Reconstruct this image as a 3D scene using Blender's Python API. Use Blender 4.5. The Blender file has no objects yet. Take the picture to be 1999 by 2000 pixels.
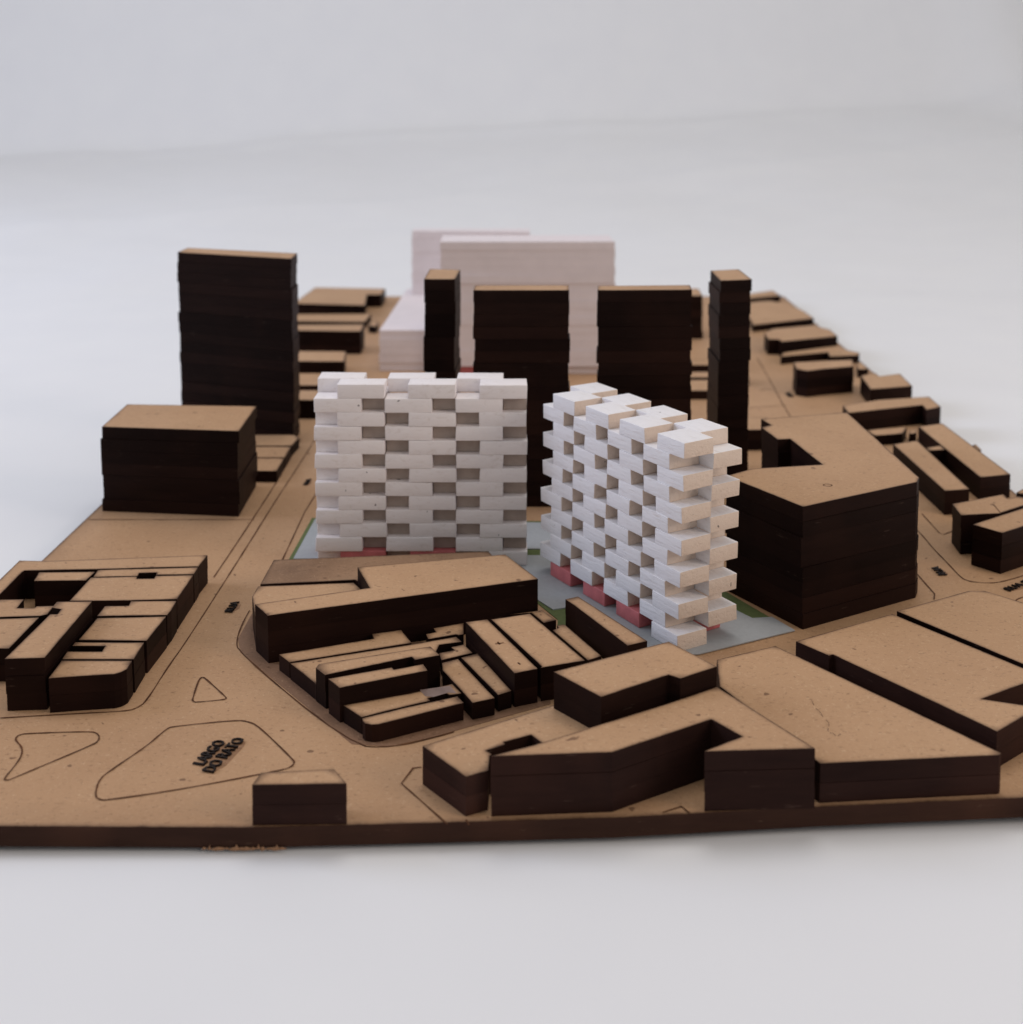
import bpy, bmesh, math, random
from mathutils import Vector, Matrix, noise
from mathutils.geometry import delaunay_2d_cdt

# ------------------------------------------------------------------ scene, camera, world, light
S = 0.1                      # one layer of board (3 mm in the real model) is 0.1 units here
scene = bpy.context.scene
col = scene.collection
R = math.radians

cam_d = bpy.data.cameras.new('camera')
cam = bpy.data.objects.new('camera', cam_d)
col.objects.link(cam)
scene.camera = cam
cam.location = (0, 0, 34.5 * S)
cam.rotation_euler = (math.pi / 2 - math.atan(231 / 2450), 0, 0)
cam_d.sensor_fit = 'HORIZONTAL'
cam_d.sensor_width = 36.0
cam_d.lens = 2450 / 1999 * 36.0
cam_d.shift_y = -(1000 - 396) / 1999
cam_d.clip_start = 0.05
cam_d.clip_end = 400
cam_d.dof.use_dof = True
cam_d.dof.focus_distance = 75 * S
cam_d.dof.aperture_fstop = cam_d.lens / 1000 / (0.52 * S)

world = bpy.data.worlds.new('World')
scene.world = world
world.use_nodes = True
bg = world.node_tree.nodes['Background']
bg.inputs[0].default_value = (0.99, 0.968, 0.965, 1)
bg.inputs[1].default_value = 0.43
scene.view_settings.view_transform = 'Standard'
scene.view_settings.look = 'None'
scene.view_settings.gamma = 1.0
scene.view_settings.exposure = 0.0
scene.cycles.max_bounces = 8
scene.cycles.use_denoising = True


def area(name, loc, target, size, power, colour):
    l = bpy.data.lights.new(name, 'AREA')
    l.shape = 'DISK'
    l.size = size
    l.energy = power
    l.color = colour
    o = bpy.data.objects.new(name, l)
    col.objects.link(o)
    o.location = loc
    d = Vector(target) - Vector(loc)
    o.rotation_euler = d.to_track_quat('-Z', 'Y').to_euler()
    return o


area('window_light', (-30, 13, 15), (0, 16, 1), 14, 4700, (0.66, 0.75, 1.0))
area('ceiling_light', (3, 19, 42), (0, 12, 0), 24, 4900, (1.0, 0.965, 0.95))
area('side_light', (26, -4, 14), (0, 10, 0), 12, 2500, (1.0, 0.84, 0.72))


# ------------------------------------------------------------------ materials
def new_mat(name):
    m = bpy.data.materials.new(name)
    m.use_nodes = True
    nt = m.node_tree
    nt.nodes.clear()
    out = nt.nodes.new('ShaderNodeOutputMaterial')
    b = nt.nodes.new('ShaderNodeBsdfPrincipled')
    nt.links.new(b.outputs[0], out.inputs[0])
    return m, nt, b


def N(nt, t, **kw):
    n = nt.nodes.new('ShaderNode' + t)
    for k, v in kw.items():
        setattr(n, k, v)
    return n


def ramp(nt, src, stops):
    r = N(nt, 'ValToRGB')
    el = r.color_ramp.elements
    el[0].position, el[0].color = stops[0][0], stops[0][1]
    el[1].position, el[1].color = stops[-1][0], stops[-1][1]
    for p, c in stops[1:-1]:
        e = el.new(p)
        e.color = c
    nt.links.new(src, r.inputs[0])
    return r.outputs[0]


def g3(v):
    return (v, v, v, 1)


def noise_tex(nt, vec, scale, detail=3, rough=0.55, dist=0.0):
    n = N(nt, 'TexNoise')
    n.inputs['Scale'].default_value = scale
    n.inputs['Detail'].default_value = detail
    n.inputs['Roughness'].default_value = rough
    n.inputs['Distortion'].default_value = dist
    nt.links.new(vec, n.inputs['Vector'])
    return n.outputs[0]


def mixc(nt, fac, a, b, mode='MIX'):
    m = N(nt, 'MixRGB', blend_type=mode)
    for s, v in ((m.inputs[0], fac), (m.inputs[1], a), (m.inputs[2], b)):
        if hasattr(v, 'is_output'):
            nt.links.new(v, s)
        elif isinstance(v, tuple):
            s.default_value = v
        else:
            s.default_value = v
    return m.outputs[0]


def bump(nt, b, h, strength, dist):
    n = N(nt, 'Bump')
    n.inputs['Strength'].default_value = strength
    n.inputs['Distance'].default_value = dist
    nt.links.new(h, n.inputs['Height'])
    nt.links.new(n.outputs[0], b.inputs['Normal'])


def world_pos(nt, scale=(1, 1, 1)):
    g = N(nt, 'NewGeometry')
    mp = N(nt, 'Mapping')
    mp.inputs['Scale'].default_value = scale
    nt.links.new(g.outputs['Position'], mp.inputs['Vector'])
    return mp.outputs[0]


def fibreboard(name, base, dark, light, scorch=(0.055, 0.023, 0.010, 1)):
    m, nt, b = new_mat(name)
    p = world_pos(nt)
    c = ramp(nt, noise_tex(nt, p, 1.3, 4, 0.6), [(0.3, dark), (0.72, base)])
    fine = noise_tex(nt, p, 52, 3, 0.75, 0.8)
    c = mixc(nt, ramp(nt, fine, [(0.575, g3(0)), (0.70, g3(0.75))]), c, light)
    fine2 = noise_tex(nt, world_pos(nt, (1, 1.7, 1)), 33, 3, 0.65, 0.9)
    c = mixc(nt, ramp(nt, fine2, [(0.29, g3(0.65)), (0.42, g3(0))]), c, (dark[0] * 0.45, dark[1] * 0.4, dark[2] * 0.36, 1))
    spots = noise_tex(nt, p, 15, 1, 0.4, 0.2)
    c = mixc(nt, ramp(nt, spots, [(0.745, g3(0)), (0.78, g3(0.7))]), c, (0.10, 0.045, 0.022, 1))
    at = N(nt, 'Attribute', attribute_name='scorch')
    nz = noise_tex(nt, p, 6, 4, 0.75, 0.5)
    ad = N(nt, 'Math', operation='MULTIPLY_ADD')
    nt.links.new(at.outputs['Fac'], ad.inputs[0])
    ad.inputs[1].default_value = 0.35
    s2 = N(nt, 'Math', operation='MULTIPLY')
    nt.links.new(nz, s2.inputs[0])
    nt.links.new(at.outputs['Fac'], s2.inputs[1])
    nt.links.new(s2.outputs[0], ad.inputs[2])
    c = mixc(nt, ramp(nt, ad.outputs[0], [(0.14, g3(0)), (0.50, g3(0.42)), (0.86, g3(0.95))]), c, scorch)
    nt.links.new(c, b.inputs['Base Color'])
    b.inputs['Roughness'].default_value = 0.62
    b.inputs['Specular IOR Level'].default_value = 0.3
    bump(nt, b, fine, 0.12, 0.004)
    return m


M = {}
M['mdf'] = fibreboard('fibreboard', (0.50, 0.304, 0.167, 1), (0.43, 0.253, 0.135, 1), (0.60, 0.41, 0.25, 1))
M['mdf_ground'] = fibreboard('fibreboard_ground', (0.48, 0.288, 0.157, 1), (0.415, 0.241, 0.127, 1), (0.58, 0.39, 0.24, 1))
M['mdf_pavement'] = fibreboard('fibreboard_smoked', (0.26, 0.147, 0.085, 1), (0.20, 0.105, 0.06, 1), (0.36, 0.22, 0.13, 1))
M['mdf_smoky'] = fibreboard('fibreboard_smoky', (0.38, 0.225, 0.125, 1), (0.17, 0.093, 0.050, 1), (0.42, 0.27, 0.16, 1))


def char_mat(name, a, bcol, scuff, rough=0.5):
    m, nt, b = new_mat(name)
    p = world_pos(nt, (1, 1, 7))
    c = ramp(nt, noise_tex(nt, p, 2.2, 4, 0.65), [(0.3, a), (0.7, bcol)])
    oi = N(nt, 'ObjectInfo')
    c = mixc(nt, ramp(nt, oi.outputs['Random'], [(0.35, g3(0)), (0.9, g3(0.6))]), c, (a[0] * 0.5, a[1] * 0.5, a[2] * 0.5, 1))
    c = mixc(nt, ramp(nt, oi.outputs['Random'], [(0.10, g3(0.28)), (0.30, g3(0))]), c, (bcol[0] * 1.9, bcol[1] * 1.75, bcol[2] * 1.6, 1))
    br = noise_tex(nt, world_pos(nt, (1, 1, 0.6)), 1.1, 3, 0.6)
    c = mixc(nt, ramp(nt, br, [(0.50, g3(0)), (0.75, g3(0.5))]), c, (bcol[0] * 1.8, bcol[1] * 1.6, bcol[2] * 1.4, 1))
    sc = noise_tex(nt, world_pos(nt, (1, 1, 9)), 5.5, 4, 0.65)
    c = mixc(nt, ramp(nt, sc, [(0.665, g3(0)), (0.76, g3(0.6))]), c, scuff)
    nt.links.new(c, b.inputs['Base Color'])
    b.inputs['Roughness'].default_value = rough
    b.inputs['Specular IOR Level'].default_value = 0.05
    bump(nt, b, noise_tex(nt, world_pos(nt, (1, 1, 5)), 14, 3, 0.6), 0.15, 0.006)
    return m


M['char'] = char_mat('charred_edge', (0.0115, 0.0053, 0.0044, 1), (0.0185, 0.0084, 0.0064, 1), (0.10, 0.07, 0.055, 1))
M['char_lit'] = char_mat('charred_edge_lit', (0.022, 0.010, 0.0082, 1), (0.034, 0.0155, 0.012, 1), (0.14, 0.09, 0.07, 1), 0.55)  # brighter copy of the charred edge, front light put into its colour
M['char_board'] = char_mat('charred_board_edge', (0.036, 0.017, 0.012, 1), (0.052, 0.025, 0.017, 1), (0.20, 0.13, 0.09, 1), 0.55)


def plain(name, c, rough=0.6, spec=0.3, var=0.08, scale=9, bmp=0.0):
    m, nt, b = new_mat(name)
    n = noise_tex(nt, world_pos(nt), scale, 4, 0.6)
    lo = (c[0] * (1 - var), c[1] * (1 - var), c[2] * (1 - var), 1)
    hi = (min(1, c[0] * (1 + var)), min(1, c[1] * (1 + var)), min(1, c[2] * (1 + var)), 1)
    nt.links.new(ramp(nt, n, [(0.3, lo), (0.7, hi)]), b.inputs['Base Color'])
    b.inputs['Roughness'].default_value = rough
    b.inputs['Specular IOR Level'].default_value = spec
    if bmp:
        bump(nt, b, noise_tex(nt, world_pos(nt), scale * 5, 3, 0.6), bmp, 0.004)
    return m


def paint_mat(name, c, grain):
    m, nt, b = new_mat(name)
    tc = N(nt, 'TexCoord')
    mp = N(nt, 'Mapping')
    mp.inputs['Scale'].default_value = (0.8, 5, 6) if grain else (2.5, 3, 5)
    nt.links.new(tc.outputs['Object'], mp.inputs['Vector'])
    oi = N(nt, 'ObjectInfo')
    cb = N(nt, 'CombineXYZ')
    mu = N(nt, 'Math', operation='MULTIPLY')
    nt.links.new(oi.outputs['Random'], mu.inputs[0])
    mu.inputs[1].default_value = 40
    for i in range(3):
        nt.links.new(mu.outputs[0], cb.inputs[i])
    nt.links.new(cb.outputs[0], mp.inputs['Location'])
    h = noise_tex(nt, mp.outputs[0], 8 if grain else 6, 5, 0.72, 0.6)
    cc = ramp(nt, h, [(0.28, (c[0] * 0.86, c[1] * 0.83, c[2] * 0.80, 1)), (0.45, c)])
    cc = mixc(nt, ramp(nt, oi.outputs['Random'], [(0, g3(0)), (1, g3(0.10))]), cc, (c[0] * 0.72, c[1] * 0.70, c[2] * 0.66, 1))
    sp = noise_tex(nt, world_pos(nt), 17, 1, 0.3)
    cc = mixc(nt, ramp(nt, sp, [(0.80, g3(0)), (0.812, g3(0.8))]), cc, (0.05, 0.03, 0.025, 1))
    nt.links.new(cc, b.inputs['Base Color'])
    b.inputs['Roughness'].default_value = 0.55
    b.inputs['Specular IOR Level'].default_value = 0.35
    bump(nt, b, h, 0.65 if grain else 0.38, 0.014)
    return m


M['paint'] = paint_mat('white_paint', (0.86, 0.805, 0.80, 1), False)
M['paint_grain'] = paint_mat('white_paint_on_wood', (0.86, 0.835, 0.845, 1), True)
M['paint_end'] = paint_mat('thin_paint_on_end_grain', (0.78, 0.645, 0.545, 1), True)
M['bare'] = plain('brown_infill', (0.40, 0.325, 0.28), 0.7, 0.2, 0.12, 8, 0.1)  # brown for the infill blocks, darker than the brick paint
M['pink'] = plain('pink_paint', (0.56, 0.16, 0.165), 0.5, 0.3, 0.12, 14, 0.15)
M['foam'] = plain('white_foam_board', (0.75, 0.68, 0.69), 0.7, 0.2, 0.03, 6)
M['grey'] = plain('grey_card', (0.37, 0.385, 0.395), 0.8, 0.2, 0.05, 30, 0.05)
M['green'] = plain('green_card', (0.115, 0.145, 0.055), 0.8, 0.2, 0.10, 30, 0.05)
M['line'] = plain('burnt_line', (0.088, 0.033, 0.012), 0.7, 0.2, 0.45, 5)
M['letter'] = plain('burnt_letter', (0.012, 0.006, 0.0045), 0.5, 0.2, 0.3, 40)
M['soot'] = fibreboard('fibreboard_sooty', (0.34, 0.19, 0.10, 1), (0.25, 0.13, 0.068, 1), (0.45, 0.28, 0.16, 1))
M['torn'] = plain('torn_fibre', (0.30, 0.165, 0.09), 0.8, 0.2, 0.25, 30)
M['hair'] = plain('hair', (0.05, 0.02, 0.012), 0.5, 0.3, 0.1)
M['glue'] = plain('dried_glue', (0.235, 0.165, 0.145), 0.4, 0.45, 0.2, 12)


def sheet_mat():
    m, nt, b = new_mat('white_cloth')
    p = world_pos(nt)
    n = noise_tex(nt, p, 0.9, 3, 0.5)
    nt.links.new(ramp(nt, n, [(0.3, (0.762, 0.766, 0.778, 1)), (0.7, (0.78, 0.783, 0.79, 1))]), b.inputs['Base Color'])
    b.inputs['Roughness'].default_value = 0.85
    b.inputs['Specular IOR Level'].default_value = 0.15
    w = N(nt, 'TexWave')
    mp = N(nt, 'Mapping')
    mp.inputs['Rotation'].default_value = (0, 0, R(28))
    nt.links.new(p, mp.inputs['Vector'])
    nt.links.new(mp.outputs[0], w.inputs['Vector'])
    w.inputs['Scale'].default_value = 24
    w.inputs['Distortion'].default_value = 1.5
    w.inputs['Detail'].default_value = 2
    bump(nt, b, w.outputs['Fac'], 0.06, 0.004)
    return m


M['sheet'] = sheet_mat()


# ------------------------------------------------------------------ helpers
def link(o, parent=None):
    col.objects.link(o)
    if parent is not None:
        o.parent = parent
    return o


def tag(o, label=None, cat=None, group=None, kind=None):
    for k, v in (('label', label), ('category', cat), ('group', group), ('kind', kind)):
        if v:
            o[k] = v
    return o


def empty(name, loc):
    o = bpy.data.objects.new(name, None)
    o.empty_display_size = 0.05
    o.location = loc
    return link(o)


def mesh_of(bm, name, mats):
    bmesh.ops.recalc_face_normals(bm, faces=bm.faces)
    me = bpy.data.meshes.new(name)
    bm.to_mesh(me)
    bm.free()
    for m in mats:
        me.materials.append(m)
    return me


def offset(poly, d):
    """Inward miter offset of a counter-clockwise polygon."""
    n, out = len(poly), []
    for i in range(n):
        p0, p1, p2 = Vector(poly[i - 1]), Vector(poly[i]), Vector(poly[(i + 1) % n])
        a, b = (p1 - p0).normalized(), (p2 - p1).normalized()
        na, nb = Vector((-a.y, a.x)), Vector((-b.y, b.x))
        h = na + nb
        k = h.dot(na)
        h = na * d if abs(k) < 0.25 else h * (d / k)
        if h.length > 2.2 * d:
            h = h.normalized() * 2.2 * d
        out.append(tuple(p1 + h))
    return out


def clean(poly):
    out = []
    for p in poly:
        if not out or (Vector(p) - Vector(out[-1])).length > 0.12:
            out.append(p)
    if (Vector(out[0]) - Vector(out[-1])).length < 0.12:
        out.pop()
    return out


def edge_dist(p, poly):
    best = 1e9
    n = len(poly)
    for i in range(n):
        ax, ay = poly[i]
        bx, by = poly[(i + 1) % n]
        dx, dy = bx - ax, by - ay
        t = max(0.0, min(1.0, ((p[0] - ax) * dx + (p[1] - ay) * dy) / (dx * dx + dy * dy + 1e-12)))
        best = min(best, math.hypot(p[0] - ax - t * dx, p[1] - ay - t * dy))
    return best


def inside(p, poly):
    c = False
    n = len(poly)
    for i in range(n):
        (ax, ay), (bx, by) = poly[i], poly[(i + 1) % n]
        if (ay > p[1]) != (by > p[1]) and p[0] < (bx - ax) * (p[1] - ay) / (by - ay) + ax:
            c = not c
    return c


def layer_mesh(name, poly, mats, z0=0.0, z1=0.994, gap=0.034, reach=0.22, top=True, step=0.55):
    """One laser-cut sheet: charred sides and a fibreboard top scorched along its cut edge (units: layers)."""
    o = offset(clean(poly), gap)
    n = len(o)
    pts = [Vector(p) for p in o]
    if top:
        cand = []
        for i in range(n):
            p, q = Vector(o[i]), Vector(o[(i + 1) % n])
            d = q - p
            m = max(1, int(d.length / step))
            nn = Vector((-d.y, d.x)).normalized()
            for k in range(m + 1):
                for off in (0.13, 0.34):
                    cand.append((p + d * (k / m) + nn * off, off * 0.8))
        xs, ys = [p[0] for p in o], [p[1] for p in o]
        big = max(max(xs) - min(xs), max(ys) - min(ys))
        g = 1.1 if big < 40 else 4.0
        y = min(ys)
        while y < max(ys):
            x = min(xs)
            while x < max(xs):
                cand.append((Vector((x, y)), 0.5))
                x += g
            y += g
        for p, need in cand:
            if inside(p, o) and edge_dist(p, o) > need:
                pts.append(p)
    co, _, faces, orig, _, _ = delaunay_2d_cdt(pts, [(i, (i + 1) % n) for i in range(n)], [], 1, 1e-5)
    bm = bmesh.new()
    lay = bm.verts.layers.float.new('scorch')
    vs, where = [], {}
    for k, p in enumerate(co):
        v = bm.verts.new((p.x * S, p.y * S, z1 * S))
        on = [i for i in orig[k] if i < n]
        v[lay] = 1.0 if on else math.exp(-edge_dist(p, o) / reach)
        for i in on:
            where[i] = v
        vs.append(v)
    for f in faces:
        bm.faces.new([vs[i] for i in f]).material_index = 0 if top else 1
    lo = []
    for x, y in o:
        v = bm.verts.new((x * S, y * S, z0 * S))
        v[lay] = 1.0
        lo.append(v)
    for i in range(n):
        j = (i + 1) % n
        if i in where and j in where and where[i] != where[j]:
            bm.faces.new((lo[i], lo[j], where[j], where[i])).material_index = 1
    bt = bm.faces.new(lo[::-1])
    bt.material_index = 1
    bm.normal_update()
    bmesh.ops.triangulate(bm, faces=[bt])
    return mesh_of(bm, name, mats)


def slab(name, poly, z0, z1, mat, parent=None, side=None):
    bm = bmesh.new()
    a = [bm.verts.new((x * S, y * S, z0 * S)) for x, y in poly]
    b = [bm.verts.new((x * S, y * S, z1 * S)) for x, y in poly]
    n = len(poly)
    for i in range(n):
        j = (i + 1) % n
        bm.faces.new((a[i], a[j], b[j], b[i])).material_index = 1 if side else 0
    f = [bm.faces.new(b), bm.faces.new(a[::-1])]
    bm.normal_update()
    bmesh.ops.triangulate(bm, faces=f)
    me = mesh_of(bm, name, [mat, side] if side else [mat])
    return link(bpy.data.objects.new(name, me), parent)


def strip(name, pts, width, z, mat, parent=None, jitter=0.0, seed=0):
    """A thin burnt line following a polyline on a flat sheet."""
    rnd = random.Random(seed)
    pts = [Vector(p) for p in pts]
    fine = []
    for i in range(len(pts) - 1):
        k = max(1, int((pts[i + 1] - pts[i]).length / 0.8))
        for q in range(k):
            fine.append(pts[i].lerp(pts[i + 1], q / k))
    fine.append(pts[-1])
    bm = bmesh.new()
    prev = None
    for i, p in enumerate(fine):
        t = (fine[min(i + 1, len(fine) - 1)] - fine[max(i - 1, 0)]).normalized()
        nn = Vector((-t.y, t.x)) * width * 0.5 * (1 + rnd.uniform(-jitter, jitter))
        cur = [bm.verts.new(((p.x + s * nn.x) * S, (p.y + s * nn.y) * S, z * S)) for s in (-1, 1)]
        if prev:
            bm.faces.new((prev[0], cur[0], cur[1], prev[1]))
        prev = cur
    me = mesh_of(bm, name, [mat])
    return link(bpy.data.objects.new(name, me), parent)


def centre(poly):
    xs, ys = [p[0] for p in poly], [p[1] for p in poly]
    return (min(xs) + max(xs)) / 2, (min(ys) + max(ys)) / 2


def smooth_line(pts, closed=False, it=2):
    for _ in range(it):
        out = [] if closed else [pts[0]]
        for i in range(len(pts) - 1):
            a, b = Vector(pts[i]), Vector(pts[i + 1])
            out += [tuple(a.lerp(b, 0.25)), tuple(a.lerp(b, 0.75))]
        if closed:
            out.append(out[0])
        else:
            out.append(pts[-1])
        pts = out
    return pts


# ------------------------------------------------------------------ the white sheet under and behind the model
def build_sheet():
    bm = bmesh.new()
    nx, ny = 130, 240
    rows = []
    for j in range(ny + 1):
        row = []
        for i in range(nx + 1):
            x = -330 + 660 * i / nx
            u = j / ny
            zc = 19 + 0.0615 * x if x > -171 else 8.5        # height of the fold line behind the board
            zc = max(6.5, min(36, zc))
            yc = 430 + 0.05 * x
            if u < 0.66:
                y = -70 + (yc + 70) * (u / 0.66)
                k = max(0.0, (y - 215) / (yc - 215))
                z = -1.5 + (zc + 1.5) * k ** 1.6
            else:
                s = (u - 0.66) / 0.34
                y = yc + 110 * s
                z = zc + 330 * s * (0.12 + 0.88 * min(1, s * 2.2))
            near = max(0.0, min(1.0, (y - 40) / 30)) * max(0.0, min(1.0, (205 - y) / 10))
            w = noise.noise((x * 0.021, y * 0.017, 3.1)) * 1.1 + noise.noise((x * 0.06, y * 0.05, 8.2)) * 0.35
            flat = 1.0 if (y < 52 or y > 215) else 0.25
            amp = 0.6 if y < 215 else 1.3
            z += w * amp * flat * (0.5 if y < 215 else 1.0)
            if y < 215:
                z = min(z * 0.4 - 0.62, -1.03) - 0.22 * max(0.0, min(1.0, (x + 8) / 30)) - 0.10 * max(0.0, min(1.0, (-x - 16) / 12))
            # soft folds hanging in the upper right and left
            z += 7.0 * math.exp(-((x - 182 + 0.25 * (y - 430)) / 14) ** 2) * max(0, (y - 400) / 60)
            z += 2.5 * math.exp(-((x + 165) / 26) ** 2) * max(0, min(1, (y - 250) / 80))
            # the crease along the fold, and a few faint long wrinkles
            z += 2.2 * math.exp(-((y - yc + 6 + 4 * math.sin(x * 0.03)) / 7) ** 2) * (0.5 + 0.5 * math.sin(x * 0.017 + 2.0))
            z += 0.9 * math.exp(-((y - 330 - 0.35 * x) / 9) ** 2) * max(0, min(1, (y - 240) / 60))
            row.append(bm.verts.new((x * S, y * S, z * S)))
        rows.append(row)
    for j in range(ny):
        for i in range(nx):
            f = bm.faces.new((rows[j][i], rows[j][i + 1], rows[j + 1][i + 1], rows[j + 1][i]))
            f.smooth = True
    o = link(bpy.data.objects.new('white_sheet', mesh_of(bm, 'white_sheet', [M['sheet']])))
    tag(o, 'white cloth sheet under the model and rising behind it as backdrop', kind='structure')
    return o


build_sheet()

# ------------------------------------------------------------------ the base board
BOARD = [(-35.05, 55.7), (-30.16, 55.68), (-23.90, 55.60), (-12.17, 55.50), (-3.09, 55.90), (4.80, 56.28), (14.82, 57.2),
         (24.88, 57.95), (35.3, 58.77), (41.9, 59.3), (44.6, 203), (-34.2, 203), (-33.75, 105)]
me = layer_mesh('base_board', BOARD, [M['mdf_ground'], M['char_board']], -1.0, 0.0, 0.0, 0.30)
board = tag(link(bpy.data.objects.new('base_board', me)),
            'tan fibreboard base with dark burnt edge carrying the whole model', kind='structure')

PAVE = [(-17.0, 79.2), (-17.1, 75.45), (-16.55, 73.6), (-8.38, 62.9), (-6.32, 62.68), (-4.13, 63.65), (2.2, 67.2), (2.0, 73.0), (-9.0, 76.0), (-15.9, 78.5)]
slab('smoked_pavement', PAVE, 0.006, 0.02, M['mdf_pavement'], board)

LINES = [
    [(-20.93, 85.29), (-20.80, 89.95), (-20.59, 98.87), (-20.45, 106.62), (-20.55, 119.93)],
    [(-27.97, 65.61), (-24.09, 66.08), (-21.23, 66.37), (-20.78, 66.75), (-20.50, 67.44), (-20.44, 71.43), (-20.22, 74.94), (-19.86, 89.95), (-19.70, 98.87), (-19.18, 117.81), (-19.10, 126.94)],
    [(-16.70, 88.57), (-16.76, 98.87), (-16.51, 104.04)],
    [(-33.71, 97.04), (-20.48, 97.04)],
    [(-17.25, 79.70), (-17.30, 78.23), (-17.20, 75.45), (-16.67, 73.54), (-8.42, 62.74), (-6.32, 62.53), (-4.13, 63.52), (-3.07, 64.14)],
    [(-18.14, 70.31), (-18.18, 69.84), (-17.98, 67.71), (-17.89, 67.49), (-17.72, 67.35), (-16.19, 67.67), (-16.08, 67.81), (-16.17, 67.99), (-17.83, 70.18), (-18.01, 70.35), (-18.14, 70.31)],
    [(-18.49, 64.51), (-18.31, 64.69), (-15.02, 65.39), (-14.33, 65.24), (-13.68, 64.78), (-11.23, 61.40), (-11.07, 61.07), (-11.19, 60.66), (-11.58, 60.39), (-16.25, 58.63), (-19.59, 57.70), (-19.94, 57.74), (-20.27, 58.04), (-20.48, 59.01), (-20.50, 59.48), (-20.42, 60.02), (-19.11, 62.66), (-18.73, 63.88), (-18.49, 64.51)],
    [(-25.92, 63.97), (-22.51, 64.20), (-22.11, 63.97), (-21.87, 63.61), (-21.80, 63.18), (-21.96, 62.83), (-24.74, 59.79), (-25.07, 59.43), (-25.34, 59.51), (-25.23, 60.91), (-25.30, 61.90), (-25.64, 62.66), (-26.20, 63.26), (-26.29, 63.61), (-26.20, 63.84), (-25.92, 63.97)],
    [(-4.57, 60.66), (-4.98, 60.58), (-5.46, 59.16), (-2.99, 55.70)],
    [(-2.15, 56.09), (-1.99, 55.65)],
    [(31.53, 94.62), (31.58, 93.07), (31.47, 90.76), (31.57, 87.95), (31.58, 85.23), (31.76, 84.81), (32.13, 84.45), (33.31, 84.22), (34.39, 84.57), (36.96, 86.10)],
    [(28.71, 85.88), (28.78, 82.40), (28.43, 81.48)],
    [(33.14, 98.42), (33.05, 94.01), (33.26, 93.72), (34.68, 94.79)],
    [(35.38, 82.27), (34.57, 81.87), (34.06, 81.54), (33.79, 81.21), (33.77, 80.96)],
    [(7.19, 56.68), (8.16, 57.17), (8.47, 56.61)],
    [(24.04, 131.04), (25.95, 131.89), (29.65, 132.75)],
    [(28.06, 139.59), (29.62, 140.07)],
    [(31.12, 156.14), (30.43, 146.35), (29.41, 133.19), (29.08, 127.94)],
]
for i, pts in enumerate(LINES):
    closed = pts[0] == pts[-1]
    strip('engraved_line', smooth_line(pts, closed) if len(pts) > 4 else pts, 0.085, 0.036, M['line'], board, 0.35, i)


def engraved(text, x, y, ang, width, height, mat):
    """Letters burnt into the board, reading along ang, width x height in layers."""
    cu = bpy.data.curves.new('letters', 'FONT')
    cu.body = text
    cu.size = 1.0
    cu.extrude = 0.004
    cu.offset = 0.004
    cu.resolution_u = 3
    tmp = bpy.data.objects.new('letters', cu)
    col.objects.link(tmp)
    dg = bpy.context.evaluated_depsgraph_get()
    me = bpy.data.meshes.new_from_object(tmp.evaluated_get(dg))
    bpy.data.objects.remove(tmp)
    xs = [v.co.x for v in me.vertices]
    ys = [v.co.y for v in me.vertices]
    sx, sy = width * S / (max(xs) - min(xs)), height * S / (max(ys) - min(ys))
    me.transform(Matrix.Diagonal((sx, sy, 1, 1)) @ Matrix.Translation((-min(xs), -min(ys), 0)))
    jr = random.Random(len(text) + int(x))
    for v in me.vertices:
        v.co.x += jr.uniform(-0.003, 0.003)
        v.co.y += jr.uniform(-0.003, 0.003)
    me.materials.clear()
    me.materials.append(mat)
    o = link(bpy.data.objects.new('street_name', me), board)
    o.location = (x * S, y * S, 0.042 * S + 0.004)
    o.rotation_euler = (0, 0, R(ang))
    # brown soot blown over the board beside the burnt letters
    jr = random.Random(5 + int(abs(y) * 10))
    ca, sa = math.cos(R(ang)), math.sin(R(ang))
    pts = []
    for k in range(22):
        a = k / 22 * 2 * math.pi
        rr = jr.uniform(0.75, 1.05)
        u, v = width * (0.5 + 0.52 * math.cos(a) * rr), height * (0.2 + 0.62 * math.sin(a) * rr)
        pts.append((x + u * ca - v * sa, y + u * sa + v * ca))
    slab('soot_mark', pts, 0.004, 0.012 + 0.004 * (len(text) % 3), M['soot'], board)
    return o


engraved('LARGO', -15.62, 60.75, 75, 2.35, 0.66, M['letter'])
engraved('DO RATO', -14.98, 60.05, 74, 3.35, 0.66, M['letter'])
engraved('RUA', -18.28, 79.35, 86, 1.6, 0.55, M['letter'])
engraved('RUA', 30.75, 85.6, 95, 1.5, 0.62, M['letter'])
engraved('RUA DO', 34.05, 82.75, 36, 3.4, 0.55, M['letter'])
engraved('RUA', -17.6, 105.6, 88, 1.6, 0.42, M['letter'])
engraved('RUA', 31.3, 136.4, 92, 1.8, 0.6, M['letter'])

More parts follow.
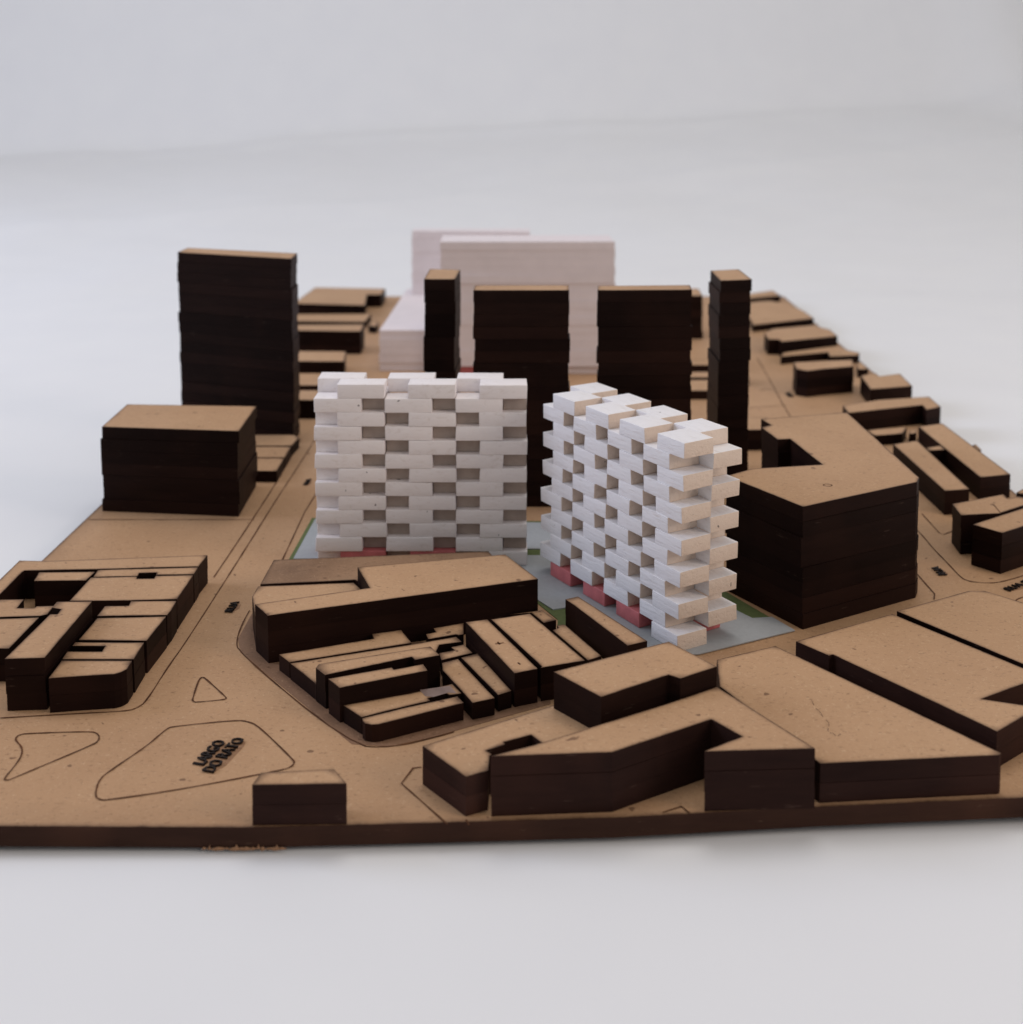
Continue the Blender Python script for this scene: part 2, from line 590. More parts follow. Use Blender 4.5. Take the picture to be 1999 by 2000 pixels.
# torn paper fibres under the front edge
rnd = random.Random(4)
for i in range(14):
    x0 = -14.3 + i * 0.27 + rnd.uniform(-0.1, 0.1)
    L_, h_ = rnd.uniform(0.10, 0.42), rnd.uniform(0.03, 0.09)
    spike = i in (1, 5, 9, 12)
    bm = bmesh.new()
    prof = [(-L_, -h_), (-L_ * 0.4, -h_ * 1.8), (L_ * 0.5, -h_ * 1.3), (L_, -h_ * 0.4), (L_ * 0.3, h_ * 0.5), (0.03, 0.2 if spike else h_), (-0.03, h_ * 0.8), (-L_ * 0.6, h_ * 0.3)]
    vs = [bm.verts.new(((x0 + a) * S, (55.45 - 0.01 * (i % 3)) * S, (-0.98 + b) * S)) for a, b in prof]
    c = bm.verts.new((x0 * S, 55.37 * S, -0.99 * S))
    for k in range(8):
        bm.faces.new((vs[k], vs[(k + 1) % 8], c))
    link(bpy.data.objects.new('torn_fibre', mesh_of(bm, 'torn_fibre', [M['torn']])), board)

# ------------------------------------------------------------------ brown blocks and towers, each a stack of laser-cut layers
BLOCKS = [
    ('stepped_block', 'model block', 'flat two layer brown block with a stepped dark notch, carrying a raised block', 'low brown blocks in the front right corner', 0, 2, [(-4.45, 59.13), (-2.17, 56.32), (-1.09, 56.88), (-1.05, 58.21), (-0.93, 58.36), (-1.21, 58.68), (-0.30, 59.25), (-0.36, 59.47), (0.96, 60.16), (1.60, 59.20), (2.40, 58.30), (8.00, 61.60), (10.75, 63.45), (8.75, 66.70), (2.09, 63.16)]),
    ('raised_block', 'model block', 'thick two layer brown block raised on the notched block, notch in its front side', None, 2, 4, [(2.16, 62.86), (4.49, 60.12), (8.17, 62.50), (8.73, 62.08), (10.87, 63.43), (8.67, 66.46)]),
    ('courtyard_block', 'model block', 'three layer U shaped brown block open to the front edge with black courtyard', 'low brown blocks in the front right corner', 0, 3, [(-0.98, 56.39), (4.82, 56.70), (9.98, 59.77), (11.19, 58.16), (9.17, 56.82), (14.56, 57.02), (10.83, 63.25), (8.05, 61.46), (1.14, 57.42)]),
    ('wide_block', 'model block', 'wide plain two layer brown slab with a curly hair on its roof', 'low brown blocks in the front right corner', 0, 2, [(14.83, 57.47), (23.77, 58.24), (23.95, 58.43), (15.34, 70.23), (11.61, 68.45), (11.26, 65.26)]),
    ('wide_block', 'model block', 'long two layer brown slab with a jogged black left side and square notch', 'low brown blocks in the front right corner', 0, 2, [(16.64, 70.82), (18.16, 68.93), (18.41, 69.07), (21.62, 64.59), (24.51, 60.47), (27.74, 62.99), (27.77, 63.07), (25.03, 63.89), (29.00, 66.20), (28.90, 67.10), (23.50, 74.69)]),
    ('wide_block', 'model block', 'large plain brown slab at the right picture edge beyond a thin dark gap', 'low brown blocks in the front right corner', 0, 2, [(23.86, 75.06), (29.76, 66.54), (33.40, 75.06), (31.34, 77.37), (30.54, 78.21), (29.51, 78.21), (26.80, 76.70)]),
    ('small_block', 'model block', 'small lone two layer block flush with the front board edge', None, 0, 2, [(-12.14, 55.62), (-7.64, 55.73), (-8.45, 57.06), (-11.92, 56.73)]),
    ('long_block', 'model block', 'long three layer brown slab with a corner cut out, in front of white facade', None, 0, 3, [(-15.67, 73.77), (-14.55, 72.08), (1.74, 77.65), (-0.40, 81.94), (-10.14, 79.67), (-8.96, 76.27)]),
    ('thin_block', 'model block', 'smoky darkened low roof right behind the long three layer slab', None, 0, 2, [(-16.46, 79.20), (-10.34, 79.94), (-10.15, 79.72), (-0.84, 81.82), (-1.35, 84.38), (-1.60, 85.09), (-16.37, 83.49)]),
    ('thin_block', 'model block', 'narrow wedge shaped low roof in the cut corner of the long slab', None, 0, 2, [(-16.57, 77.26), (-15.68, 73.95), (-10.06, 75.92), (-9.73, 78.49), (-10.33, 79.54), (-16.52, 78.94)]),
    ('terrace_block', 'model block', 'single layer strip roof nearest the long slab, wider at its right end', 'terrace blocks in the central city block', 0, 1, [(-13.79, 71.25), (-12.96, 70.19), (-5.99, 72.76), (-6.80, 74.61), (-8.59, 74.03), (-8.42, 73.36)]),
    ('terrace_block', 'model block', 'single layer strip roof with a tiny triangle showing at its street end', 'terrace blocks in the central city block', 0, 1, [(-12.93, 70.10), (-12.11, 69.03), (-11.09, 67.66), (-10.99, 67.45), (-10.88, 67.95), (-4.69, 70.21), (-4.32, 72.50), (-2.97, 72.91), (-3.37, 73.65), (-6.14, 72.54)]),
    ('terrace_block', 'model block', 'two layer strip block with stepped front edge between the thin strips', 'terrace blocks in the central city block', 0, 2, [(-10.98, 67.43), (-10.31, 66.57), (-5.70, 68.77), (-5.47, 68.40), (-5.47, 68.33), (-4.05, 69.01), (-4.69, 70.18), (-5.90, 69.75), (-10.88, 67.93)]),
    ('terrace_block', 'model block', 'two layer bar standing free with a notch on its far side', 'terrace blocks in the central city block', 0, 2, [(-10.13, 66.16), (-9.33, 65.08), (-4.66, 67.11), (-4.97, 67.93), (-6.56, 67.27), (-6.72, 67.54)]),
    ('terrace_block', 'model block', 'single layer strip with a purple grey glue stain at its right end', 'terrace blocks in the central city block', 0, 1, [(-9.16, 65.13), (-7.97, 63.82), (-5.62, 65.05), (-4.40, 65.62), (-4.53, 65.91), (-3.58, 66.43), (-3.41, 66.25), (-3.00, 66.36), (-2.72, 66.47), (-3.30, 67.60), (-5.70, 66.45), (-8.47, 65.41)]),
    ('terrace_block', 'model block', 'single layer strip with rounded street corner nearest the crossing', 'terrace blocks in the central city block', 0, 1, [(-7.97, 63.76), (-7.92, 63.48), (-7.74, 63.19), (-7.35, 63.04), (-6.98, 63.09), (-2.57, 65.40), (-2.97, 66.18), (-4.31, 65.57), (-5.61, 64.98)]),
    ('terrace_block', 'model block', 'single layer slanted bar with one clipped corner facing the rounded strip', 'terrace blocks in the central city block', 0, 1, [(-4.07, 70.16), (-3.97, 69.21), (-2.12, 65.38), (-0.87, 65.93), (-3.12, 70.70)]),
    ('terrace_block', 'model block', 'narrow single layer slanted bar squeezed beside the tall two layer bar', 'terrace blocks in the central city block', 0, 1, [(-3.01, 70.82), (-0.76, 66.25), (0.03, 66.75), (-2.01, 71.39)]),
    ('terrace_block', 'model block', 'slim two layer slanted bar with small burnt cross mark on its roof', 'terrace blocks in the central city block', 0, 2, [(-2.82, 73.47), (0.16, 66.77), (1.51, 67.34), (-1.45, 73.89)]),
    ('terrace_block', 'model block', 'broad two layer slanted roof right of a dark slot, by raised block', 'terrace blocks in the central city block', 0, 2, [(-1.28, 73.85), (1.68, 67.61), (1.60, 67.49), (4.21, 68.33), (1.15, 74.71)]),
    ('terrace_block', 'model block', 'small single layer stepped roof in the shade of the long slab', 'terrace blocks in the central city block', 0, 1, [(-4.85, 74.83), (-4.69, 74.28), (-5.26, 73.98), (-5.06, 73.24), (-3.38, 73.90), (-3.23, 73.79), (-2.89, 73.95), (-2.96, 75.63)]),
    ('terrace_block', 'model block', 'small single layer block wrapped round a black square light well', 'terrace blocks in the central city block', 0, 1, [(-4.11, 70.45), (-2.26, 71.42), (-2.84, 72.59), (-3.64, 72.20), (-3.43, 71.81), (-4.30, 71.42)]),
    ('terrace_block', 'model block', 'small single layer block next to the green card with dark front notch', 'terrace blocks in the central city block', 0, 1, [(-0.12, 76.88), (1.25, 77.08), (2.02, 75.56), (2.86, 76.01), (1.97, 77.55)]),
    ('terrace_block', 'model block', 'single layer strip lying along the foot of the thin black sided slab', 'terrace blocks in the central city block', 0, 1, [(4.46, 70.43), (4.85, 70.68), (5.34, 71.03), (3.37, 75.33), (3.20, 75.40), (2.80, 75.23), (2.89, 74.88), (2.51, 74.54)]),
    ('thin_block', 'model block', 'thin two layer slab with a long black side next to pink base blocks', None, 0, 2, [(3.38, 76.85), (3.98, 75.78), (6.75, 70.19), (8.02, 70.82), (4.26, 77.32)]),
    ('terrace_block', 'model block', 'L shaped roof around a black courtyard at the left board edge', 'terrace blocks in the left city block', 0, 2, [(-32.71, 74.35), (-32.74, 77.55), (-32.78, 81.32), (-32.71, 81.54), (-28.09, 81.78), (-21.36, 82.27), (-21.21, 82.20), (-21.07, 84.37), (-31.93, 83.27), (-33.80, 83.38), (-33.80, 77.61)]),
    ('terrace_block', 'model block', 'short inner roof with tall black front facing the left courtyard', 'terrace blocks in the left city block', 0, 2, [(-31.44, 79.78), (-28.00, 79.87), (-27.88, 81.39), (-31.65, 81.29)]),
    ('terrace_block', 'model block', 'narrow strip roof with half of the small square light well', 'terrace blocks in the left city block', 0, 2, [(-27.76, 80.45), (-24.83, 80.61), (-24.86, 81.13), (-23.78, 81.20), (-23.64, 80.61), (-23.54, 80.83), (-21.15, 80.91), (-21.17, 82.17), (-27.84, 81.71)]),
    ('terrace_block', 'model block', 'broad roof below the small square light well, left city block', 'terrace blocks in the left city block', 0, 2, [(-27.97, 76.58), (-26.49, 76.58), (-24.13, 76.64), (-21.19, 76.84), (-21.15, 80.80), (-23.68, 80.68), (-23.66, 80.23), (-24.74, 80.18), (-24.84, 80.56), (-27.88, 80.37)]),
    ('terrace_block', 'model block', 'strip roof with a chipped right edge and long black slot behind', 'terrace blocks in the left city block', 0, 2, [(-24.10, 76.57), (-24.02, 75.88), (-25.50, 75.82), (-25.50, 74.29), (-21.19, 74.44), (-21.13, 75.23), (-21.17, 76.64)]),
    ('terrace_block', 'model block', 'plain broad roof between the chipped strip and the slotted strip', 'terrace blocks in the left city block', 0, 2, [(-25.47, 70.97), (-21.39, 70.86), (-21.17, 74.29), (-25.37, 74.06)]),
    ('terrace_block', 'model block', 'strip roof pierced by one long black slot, left city block', 'terrace blocks in the left city block', 0, 2, [(-25.57, 70.20), (-23.64, 70.16), (-23.61, 69.50), (-25.60, 69.50), (-25.56, 68.48), (-21.43, 68.48), (-21.47, 70.68), (-25.57, 70.72)]),
    ('terrace_block', 'model block', 'front roof with a big rounded street corner, left city block', 'terrace blocks in the left city block', 0, 2, [(-25.49, 66.16), (-23.84, 66.42), (-21.99, 66.67), (-21.66, 66.91), (-21.46, 67.27), (-21.47, 68.34), (-25.52, 68.36)]),
    ('long_block', 'model block', 'taller three layer bar running through the left city block', None, 0, 3, [(-27.94, 66.37), (-25.73, 66.53), (-25.63, 74.16), (-27.83, 74.11), (-27.81, 73.20), (-27.17, 72.95), (-27.14, 72.29), (-27.57, 72.31)]),
    ('terrace_block', 'model block', 'roof cut by the left picture edge beside the taller bar', 'terrace blocks in the left city block', 0, 2, [(-30.77, 69.87), (-29.07, 69.82), (-28.92, 74.14), (-32.44, 73.83)]),
    ('terrace_block', 'model block', 'stepped low roof in front of the black left courtyard', 'terrace blocks in the left city block', 0, 2, [(-32.50, 74.06), (-28.98, 74.29), (-28.59, 74.56), (-28.62, 75.86), (-29.74, 75.79), (-29.79, 75.52), (-30.82, 75.52), (-30.90, 76.86), (-32.50, 76.80)]),
    ('cube_block', 'model block', 'big seven layer box with tan roof on the left, in front of tallest slab', None, 0, 7, [(-33.20, 99.08), (-21.79, 97.76), (-21.95, 105.61), (-33.33, 106.31)]),
    ('slab_tower', 'model tower', 'tallest wide dark slab tower standing at the left edge of the board', 'dark layered towers', 0, 18, [(-33.10, 123.02), (-20.95, 118.33), (-21.05, 122.25), (-32.96, 126.44)]),
    ('terrace_block', 'model block', 'low roof with black front peeping out right of the seven layer box', 'strips behind the seven layer box', 0, 1, [(-23.42, 106.58), (-20.39, 106.49), (-20.44, 110.34), (-24.23, 110.41)]),
    ('terrace_block', 'model block', 'middle one of three low strips right of the seven layer box', 'strips behind the seven layer box', 0, 1, [(-24.26, 110.56), (-20.44, 110.49), (-20.46, 113.93), (-25.00, 114.01)]),
    ('terrace_block', 'model block', 'farthest of three low strips at the foot of the left slab tower', 'strips behind the seven layer box', 0, 1, [(-25.04, 114.19), (-20.47, 114.16), (-20.21, 116.94), (-20.93, 117.92), (-25.84, 117.92)]),
    ('low_block', 'model block', 'farthest left low block with a square dark notch at its right end', 'blurred low blocks on the far left', 0, 2, [(-32.62, 184.92), (-21.67, 183.29), (-22.46, 192.90), (-20.28, 192.90), (-20.14, 198.60), (-31.63, 199.87)]),
    ('low_block', 'model block', 'thin blurred strip in front of the notched far left block', 'blurred low blocks on the far left', 0, 1, [(-32.93, 176.18), (-20.78, 175.53), (-20.58, 181.82), (-33.89, 181.39)]),
    ('low_block', 'model block', 'highest blurred dark fronted block right of the left slab tower', 'blurred low blocks on the far left', 0, 3, [(-29.80, 159.32), (-19.34, 158.63), (-19.40, 163.27), (-30.46, 162.90)]),
    ('low_block', 'model block', 'tiny dark blurred block behind the right end of dark fronted block', 'blurred low blocks on the far left', 0, 1, [(-20.03, 172.86), (-18.83, 172.09), (-18.79, 175.22), (-19.93, 176.02)]),
    ('low_block', 'model block', 'short blurred two layer block next to the bare tan street corner', 'blurred low blocks on the far left', 0, 2, [(-27.82, 145.69), (-19.71, 145.46), (-20.24, 151.07), (-28.88, 151.38)]),
    ('low_block', 'model block', 'thin blurred block just above the left top corner of white tower', 'blurred low blocks on the far left', 0, 1, [(-26.60, 137.79), (-21.50, 137.79), (-21.79, 143.75), (-27.72, 143.75)]),
    ('low_block', 'model block', 'blurred black fronted block right beside the left slab tower foot', 'blurred low blocks on the far left', 0, 2, [(-24.74, 127.47), (-20.26, 127.25), (-20.41, 131.54), (-25.51, 131.54)]),
    ('narrow_tower', 'model tower', 'narrow dark tower left of the two wide middle towers', 'dark layered towers', 0, 18, [(-7.51, 105.68), (-4.80, 105.68), (-4.57, 111.21), (-7.41, 111.73)]),
    ('wide_tower', 'model tower', 'wide dark tower behind the gap between both white lattice buildings', 'dark layered towers', 0, 18, [(-3.09, 100.01), (4.71, 100.01), (4.80, 102.56), (-3.00, 102.56)]),
    ('wide_tower', 'model tower', 'wide dark tower rising behind the right white lattice building', 'dark layered towers', 0, 18, [(6.92, 100.01), (14.65, 100.27), (14.82, 102.70), (7.11, 102.29)]),
    ('narrow_tower', 'model tower', 'narrow dark tower on the right with two sides showing', 'dark layered towers', 0, 18, [(17.63, 110.81), (17.62, 105.03), (20.44, 105.68), (20.36, 111.70)]),
    ('low_block', 'model block', 'blurred dark block half hidden right behind the wide right tower', None, 0, 6, [(20.88, 168.30), (26.02, 168.30), (26.36, 174.31), (21.61, 174.31)]),
    ('low_block', 'model block', 'low block tucked between right narrow tower and the eight layer building', None, 0, 2, [(20.58, 115.95), (24.24, 116.12), (25.14, 120.52), (21.37, 120.52)]),
    ('low_block', 'model block', 'farthest strip seen in the slit between the two right towers', 'low strips seen between the right towers', 0, 1, [(20.29, 147.94), (27.66, 147.94), (27.48, 151.04), (20.71, 151.04)]),
    ('low_block', 'model block', 'middle strip seen in the slit between the two right towers', 'low strips seen between the right towers', 0, 1, [(19.74, 141.60), (27.38, 141.60), (27.32, 144.44), (20.12, 144.44)]),
    ('low_block', 'model block', 'nearest strip seen in the slit between the two right towers', 'low strips seen between the right towers', 0, 1, [(18.88, 135.31), (22.54, 135.31), (23.36, 140.35), (19.57, 140.35)]),
    ('corner_building', 'model building', 'big eight layer L shaped dark building with wide tan roof right of white lattice', None, 0, 8, [(14.60, 83.14), (18.40, 76.83), (27.22, 81.77), (27.69, 82.77), (27.35, 99.77), (19.90, 97.77), (20.33, 95.90), (19.43, 95.31), (20.01, 91.85), (20.96, 92.08), (21.79, 85.74), (16.73, 84.79)]),
    ('low_block', 'model block', 'farthest blurred low block along the right board edge', 'blurred low blocks on the far right', 0, 1, [(35.97, 194.41), (43.02, 197.99), (42.74, 202.97), (36.74, 198.60)]),
    ('low_block', 'model block', 'broad blurred roof second from the far right corner', 'blurred low blocks on the far right', 0, 1, [(33.79, 173.13), (43.57, 178.27), (43.50, 183.87), (42.68, 189.55), (40.17, 192.95), (37.07, 191.81), (35.17, 187.89)]),
    ('low_block', 'model block', 'blurred two layer block with smudged roof right of narrow tower', 'blurred low blocks on the far right', 0, 2, [(33.17, 162.36), (32.87, 158.43), (34.22, 158.43), (34.31, 156.96), (42.37, 160.48), (42.47, 164.94), (40.78, 167.83), (34.92, 165.38)]),
    ('low_block', 'model block', 'thin blurred stepped roof right behind the tall dark fronted block', 'blurred low blocks on the far right', 0, 1, [(33.22, 152.53), (34.46, 153.15), (39.75, 155.20), (39.36, 152.72), (43.29, 153.52), (43.74, 155.01), (42.73, 156.34), (42.20, 159.25), (40.45, 158.46), (34.07, 155.01)]),
    ('low_block', 'model block', 'blurred three layer block with broad black front on far right', 'blurred low blocks on the far right', 0, 3, [(32.10, 140.64), (31.70, 137.27), (32.74, 136.27), (34.67, 137.27), (38.49, 138.53), (39.27, 141.97)]),
    ('low_block', 'model block', 'small blurred piece at the right end of broad black fronted block', 'blurred low blocks on the far right', 0, 1, [(40.89, 145.65), (42.28, 145.91), (42.46, 149.57), (41.76, 149.40)]),
    ('low_block', 'model block', 'blurred two layer block with dented roof edge above the notched bar', 'blurred low blocks on the far right', 0, 2, [(39.12, 138.23), (38.43, 131.90), (43.45, 133.38), (43.92, 139.33), (41.22, 138.04), (41.24, 139.66)]),
    ('long_block', 'model block', 'two layer bar with stepped right end behind the eight layer building', 'blocks on the right edge', 0, 2, [(33.65, 125.05), (33.49, 122.17), (41.85, 125.26), (41.66, 123.36), (43.55, 124.58), (43.73, 128.80), (37.91, 127.36)]),
    ('low_block', 'model block', 'low strip in front of the stepped bar, behind tan L roof', 'blocks on the right edge', 0, 1, [(34.61, 119.13), (34.78, 117.58), (37.74, 118.29), (38.92, 120.69), (34.92, 119.69)]),
    ('low_block', 'model block', 'tiny low block in the gap before the long outer bar', 'blocks on the right edge', 0, 1, [(38.24, 118.15), (38.82, 118.29), (39.21, 118.57), (39.66, 119.97), (38.65, 119.35)]),
    ('long_block', 'model block', 'inner one of two parallel long bars right of L shaped building', 'blocks on the right edge', 0, 2, [(34.61, 111.32), (34.81, 98.15), (36.99, 98.59), (37.23, 112.52)]),
    ('long_block', 'model block', 'outer one of two parallel long bars against the white sheet', 'blocks on the right edge', 0, 2, [(38.82, 117.23), (38.98, 101.64), (41.85, 102.45), (41.57, 118.36)]),
    ('low_block', 'model block', 'short link joining the two parallel long bars', 'blocks on the right edge', 0, 2, [(37.25, 110.20), (37.25, 109.30), (38.85, 109.60), (38.83, 110.90)]),
    ('low_block', 'model block', 'tiny bump sticking out behind the outer long bar', 'blocks on the right edge', 0, 2, [(41.71, 110.99), (41.77, 109.14), (42.06, 109.58), (42.21, 111.37)]),
    ('cut_block', 'model block', 'three layer block with thin engraved line across its slanted roof', 'blocks on the right edge', 0, 3, [(33.27, 92.12), (33.04, 89.61), (36.05, 90.00), (39.42, 92.34), (39.80, 93.25), (38.97, 93.90), (38.01, 93.32), (38.07, 94.41)]),
    ('cut_block', 'model block', 'three layer block with pointed left roof corner at the street bend', 'blocks on the right edge', 0, 3, [(33.14, 87.65), (34.62, 85.88), (37.62, 87.85), (39.26, 91.80)]),
    ('low_block', 'model block', 'bit of dark block peeking in at right picture edge above engraved roof', 'blocks on the right edge', 0, 2, [(40.39, 97.80), (40.51, 97.47), (41.55, 97.37), (42.04, 98.55), (41.24, 98.65)]),
    ('white_tower', 'model tower', 'wide white layered tower blurred in the background', 'blurred white towers at the back', 1, 16, [(-8.44, 147.20), (12.30, 147.20), (12.10, 153.80), (-8.44, 153.80)]),
    ('white_podium', 'model block', 'low white layered podium left of the narrow dark tower', None, 0, 5, [(-15.96, 149.13), (-8.73, 149.13), (-8.73, 154.40), (3.00, 154.40), (3.00, 180.00), (-15.20, 180.00)]),
    ('white_tower', 'model tower', 'second white tower mostly hidden behind the wide white one', 'blurred white towers at the back', 5, 14, [(-14.08, 175.24), (2.54, 174.01), (2.60, 178.39), (-14.03, 178.39)]),
]
WHITE = ('white_tower', 'white_podium')
SMOKY = ('smoky',)
rnd = random.Random(11)
made = {}
for name, cat, label, group, z0, z1, poly in BLOCKS:
    cx, cy = centre(poly)
    white = name in WHITE
    mats = [M['foam'], M['foam']] if white else [M['mdf_smoky'] if 'smoky' in label else M['mdf'], M['char_lit'] if cy < 72 and cx > -1 and 'front right' in str(group) or name == 'small_block' else M['char']]
    local = [(x - cx, y - cy) for x, y in poly]
    thick = 0.991 if white else 0.988
    me = layer_mesh(name + '_layer', local, mats, z1=thick, reach=0.05 if white else 0.13)
    under = layer_mesh(name + '_layer', local, mats, z1=thick, top=False) if z1 - z0 > 1 else me
    root = empty(name, (cx * S, cy * S, z0 * S + 0.0004))
    tag(root, label, cat, group)
    made[label] = root
    tall = z1 - z0
    j = 0.08 if tall > 4 else 0.03 if tall > 2 else 0.012
    for k in range(tall):
        o = link(bpy.data.objects.new('layer', me if k == tall - 1 else under), root)
        o.location = (rnd.uniform(-j, j) * S, rnd.uniform(-j, j) * S, k * S)
        o.rotation_euler = (0, 0, R(rnd.uniform(-0.35, 0.35)) if tall > 4 else 0)


def block(part):
    return next(o for l, o in made.items() if part in l)


# base of the wide white tower, set back and pink
bt = block('wide white layered tower')
slab('base_block', [(-9.4, -2.7), (-4.2, -2.7), (-4.2, 2.7), (-9.4, 2.7)], -1.0, -0.01, M['pink'], bt)
slab('base_block', [(-4.1, -2.7), (9.4, -2.7), (9.4, 2.7), (-4.1, 2.7)], -1.0, -0.01, M['foam'], bt)
# purple grey glue stain on one strip roof
gl = block('purple grey glue stain')
gx, gy = gl.location.x / S, gl.location.y / S
slab('glue_stain', [(x - gx, y - gy) for x, y in [(-5.1, 66.85), (-4.75, 66.15), (-4.3, 66.05), (-3.5, 66.55), (-3.05, 66.5), (-3.45, 67.35)]], 0.988, 1.0, M['glue'], gl)
# burnt cross mark
n8 = block('burnt cross mark')
nx_, ny_ = n8.location.x / S, n8.location.y / S
for (a, b) in (((-0.95, 70.45), (-0.45, 70.62)), ((-0.82, 70.75), (-0.68, 70.38)), ((0.35, 68.1), (0.5, 67.85))):
    strip('burn_mark', [(a[0] - nx_, a[1] - ny_), (b[0] - nx_, b[1] - ny_)], 0.10, 1.99, M['line'], n8, 0.4)
# engraved line on the slanted roof, ring stain on the big roof
c5 = block('thin engraved line across')
strip('engraved_line', [(x - c5.location.x / S, y - c5.location.y / S) for x, y in ((36.35, 92.1), (36.15, 90.2))], 0.09, 2.99, M['line'], c5)
b8 = block('eight layer L shaped')
ring_pts = [(21.02 - b8.location.x / S + 0.28 * math.cos(a / 14 * 2 * math.pi), 81.23 - b8.location.y / S + 0.24 * math.sin(a / 14 * 2 * math.pi)) for a in range(15)]
strip('ring_stain', ring_pts, 0.10, 7.99, M['line'], b8)

# ------------------------------------------------------------------ coloured cards around the white buildings
g = slab('green_card', [(-15.94, 97.4), (-16.25, 88.0), (-11.1, 87.85), (-3.7, 88.0), (1.5, 81.3), (3.0, 78.2), (2.85, 75.9), (3.1, 75.6), (4.0, 77.5),
                        (6.9, 73.0), (11.3, 73.3), (17.85, 76.55), (14.5, 83.0), (14.4, 84.5), (9.0, 96.3)][::-1], 0.012, 0.05, M['green'])
tag(g, 'dark green card under the grey cards, showing as thin strips', 'card')
g = slab('grey_card', [(-15.62, 96.9), (-15.9, 88.56), (-12.66, 88.56), (-12.48, 90.5), (7.0, 90.5), (4.8, 96.0)][::-1], 0.052, 0.12, M['grey'])
tag(g, 'pale grey card under and beside the left white lattice building', 'card', 'grey cards')
g = slab('grey_card', [(-12.6, 89.2), (5.6, 89.2), (11.4, 85.0), (14.0, 80.7), (15.6, 78.3), (16.9, 78.5), (17.95, 76.5), (11.38, 73.2), (7.3, 72.6),
                       (4.1, 78.4), (3.54, 79.95), (2.72, 79.66), (1.7, 81.3), (0.1, 87.4), (-4.4, 88.1), (-12.4, 88.1)][::-1], 0.052, 0.12, M['grey'])
tag(g, 'larger grey card under the right white lattice building', 'card', 'grey cards')


# ------------------------------------------------------------------ the two white lattice buildings made of painted bricks
def brick_mesh(name, L_, D_, H_, mat, seed, rough, end=None):
    infill_style = end is None
    r = random.Random(seed)
    bm = bmesh.new()
    bmesh.ops.create_cube(bm, size=1.0)
    for v in bm.verts:
        v.co = Vector((v.co.x * L_, v.co.y * D_, v.co.z * H_))
        v.co += Vector((r.uniform(-1, 1), r.uniform(-1, 1), r.uniform(-0.6, 0.6))) * rough
    bmesh.ops.bevel(bm, geom=list(bm.edges), offset=0.045 if infill_style else 0.04, segments=2, affect='EDGES', profile=0.6)
    for v in bm.verts:
        v.co *= S
    for f in bm.faces:
        f.smooth = True
    if end:
        bm.normal_update()
        for f in bm.faces:
            if abs(f.normal.x) > 0.8:
                f.material_index = 1
    return mesh_of(bm, name, [mat, end] if end else [mat])


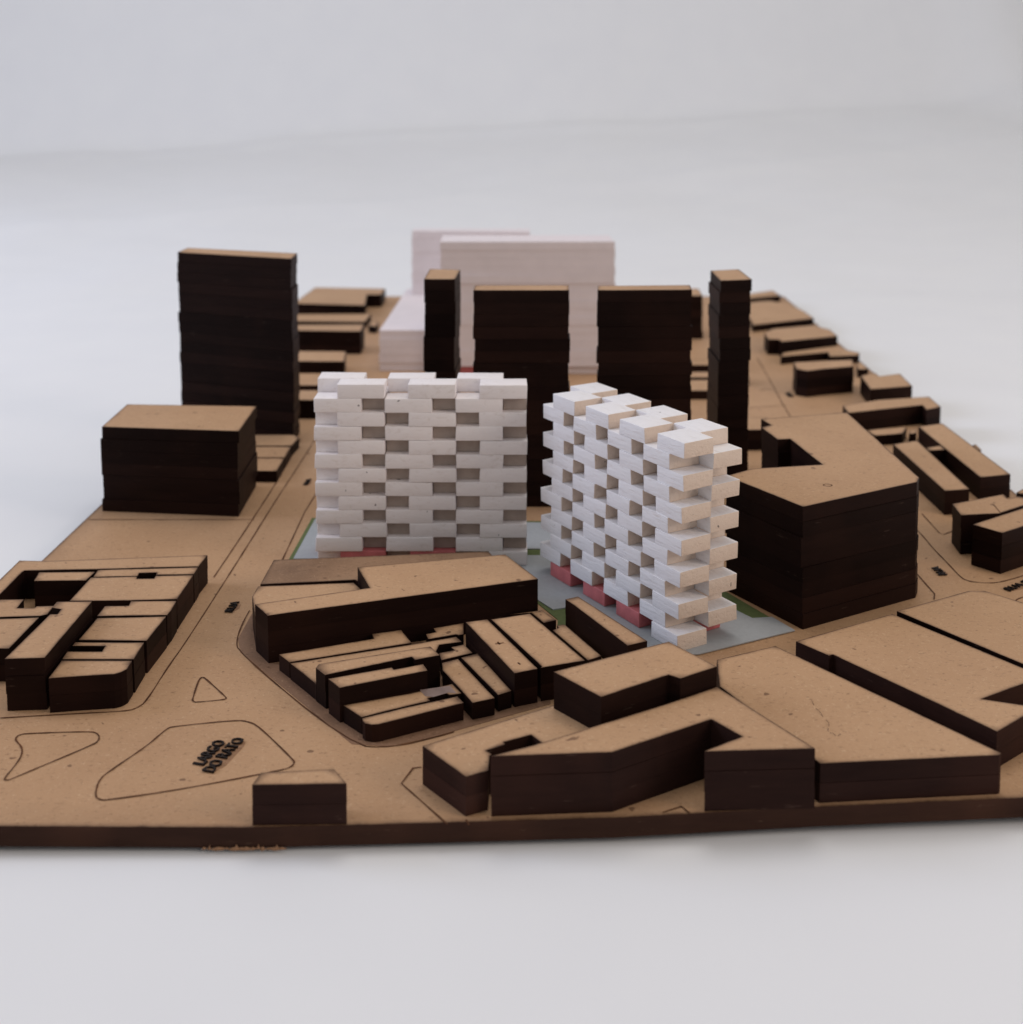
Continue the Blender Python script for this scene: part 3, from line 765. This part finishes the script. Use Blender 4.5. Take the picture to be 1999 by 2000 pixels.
def lattice(label, origin, ang, unit, depth, n_units, mat, whites, seed, rough, infill=False, level=1.0, lean=0.0):
    root = empty('lattice_building', (origin[0] * S, origin[1] * S, 0.124 * S))
    root.rotation_euler = (0, 0, ang)
    tag(root, label, 'model building', 'white lattice buildings')
    r = random.Random(seed)
    ln = Vector((math.cos(-ang), math.sin(-ang))) * lean
    ms = [brick_mesh('brick', 2 * unit * 1.0, depth * 0.995, 1.0 * level, mat, seed + i, rough, None if infill else M['paint_end']) for i in range(6)]
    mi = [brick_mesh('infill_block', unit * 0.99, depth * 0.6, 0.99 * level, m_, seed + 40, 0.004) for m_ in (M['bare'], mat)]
    mp = [brick_mesh('base_block', 2 * unit * 0.97, depth * 0.93, 0.97 * level, M['pink'], seed + 20 + i, 0.01) for i in range(2)]
    for z in range(13):
        for side in (0, 1):                     # 0 = front row, 1 = rear row
            start = 1 if (z % 2 == 0) == (side == 0) else 0
            for u in range(start, n_units - 1, 3):
                pink = z == 0 and not (side == 0 and u in whites)
                me = r.choice(mp if pink else ms)
                o = link(bpy.data.objects.new('base_block' if pink else 'brick', me), root)
                jx, jy = r.uniform(-1, 1) * rough * 1.3, r.uniform(-1, 1) * rough * 1.1
                o.location = (((u + 1) * unit + jx + ln.x * z) * S, ((side + 0.5) * depth + jy + ln.y * z) * S, (z + 0.5) * level * S)
                o.rotation_euler = (0, 0, math.pi * r.randint(0, 1) + R(r.uniform(-0.5, 0.5)))
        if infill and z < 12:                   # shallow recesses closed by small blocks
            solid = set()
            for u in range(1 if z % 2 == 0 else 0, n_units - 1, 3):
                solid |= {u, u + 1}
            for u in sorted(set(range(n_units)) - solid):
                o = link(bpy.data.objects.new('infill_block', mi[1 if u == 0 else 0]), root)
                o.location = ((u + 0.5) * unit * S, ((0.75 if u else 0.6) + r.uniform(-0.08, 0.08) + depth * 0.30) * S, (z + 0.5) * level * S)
    return root


lattice('left white lattice building of thick painted bricks, its broad side facing front', (-14.04, 87.3), R(-0.3), 15.12 / 9, 1.92, 9,
        M['paint'], (7,), 30, 0.03, True, 1.015)
lattice('right white lattice building turned so its narrow wooden end faces front', (2.006, 86.52), math.atan2(-13.13, 8.10), 15.43 / 12, 2.3, 12,
        M['paint_grain'], (10,), 60, 0.034, lean=0.02)


# ------------------------------------------------------------------ curly hair on the roof of the wide slab
def tube(name, pts, r, mat):
    bm = bmesh.new()
    prev = None
    for i, p in enumerate(pts):
        t = (Vector(pts[min(i + 1, len(pts) - 1)]) - Vector(pts[max(i - 1, 0)])).normalized()
        s = t.cross(Vector((0, 0, 1))).normalized()
        cur = [bm.verts.new((Vector(p) + (s * math.cos(a) + Vector((0, 0, 1)) * math.sin(a)) * r) * S) for a in (0, 2.094, 4.189)]
        if prev:
            for k in range(3):
                bm.faces.new((prev[k], prev[(k + 1) % 3], cur[(k + 1) % 3], cur[k]))
        prev = cur
    return link(bpy.data.objects.new(name, mesh_of(bm, name, [mat])))


hp = smooth_line([(15.88, 63.72), (15.94, 62.82), (16.06, 62.15), (16.24, 61.3), (16.1, 60.9), (15.97, 60.6), (16.07, 60.3), (16.29, 60.01), (16.53, 60.16)])
tag(tube('hair', [(x, y, 2.02 + 0.05 * math.sin(i)) for i, (x, y) in enumerate(hp)], 0.012, M['hair']),
    'thin curly brown hair lying on the wide tan roof', 'hair')
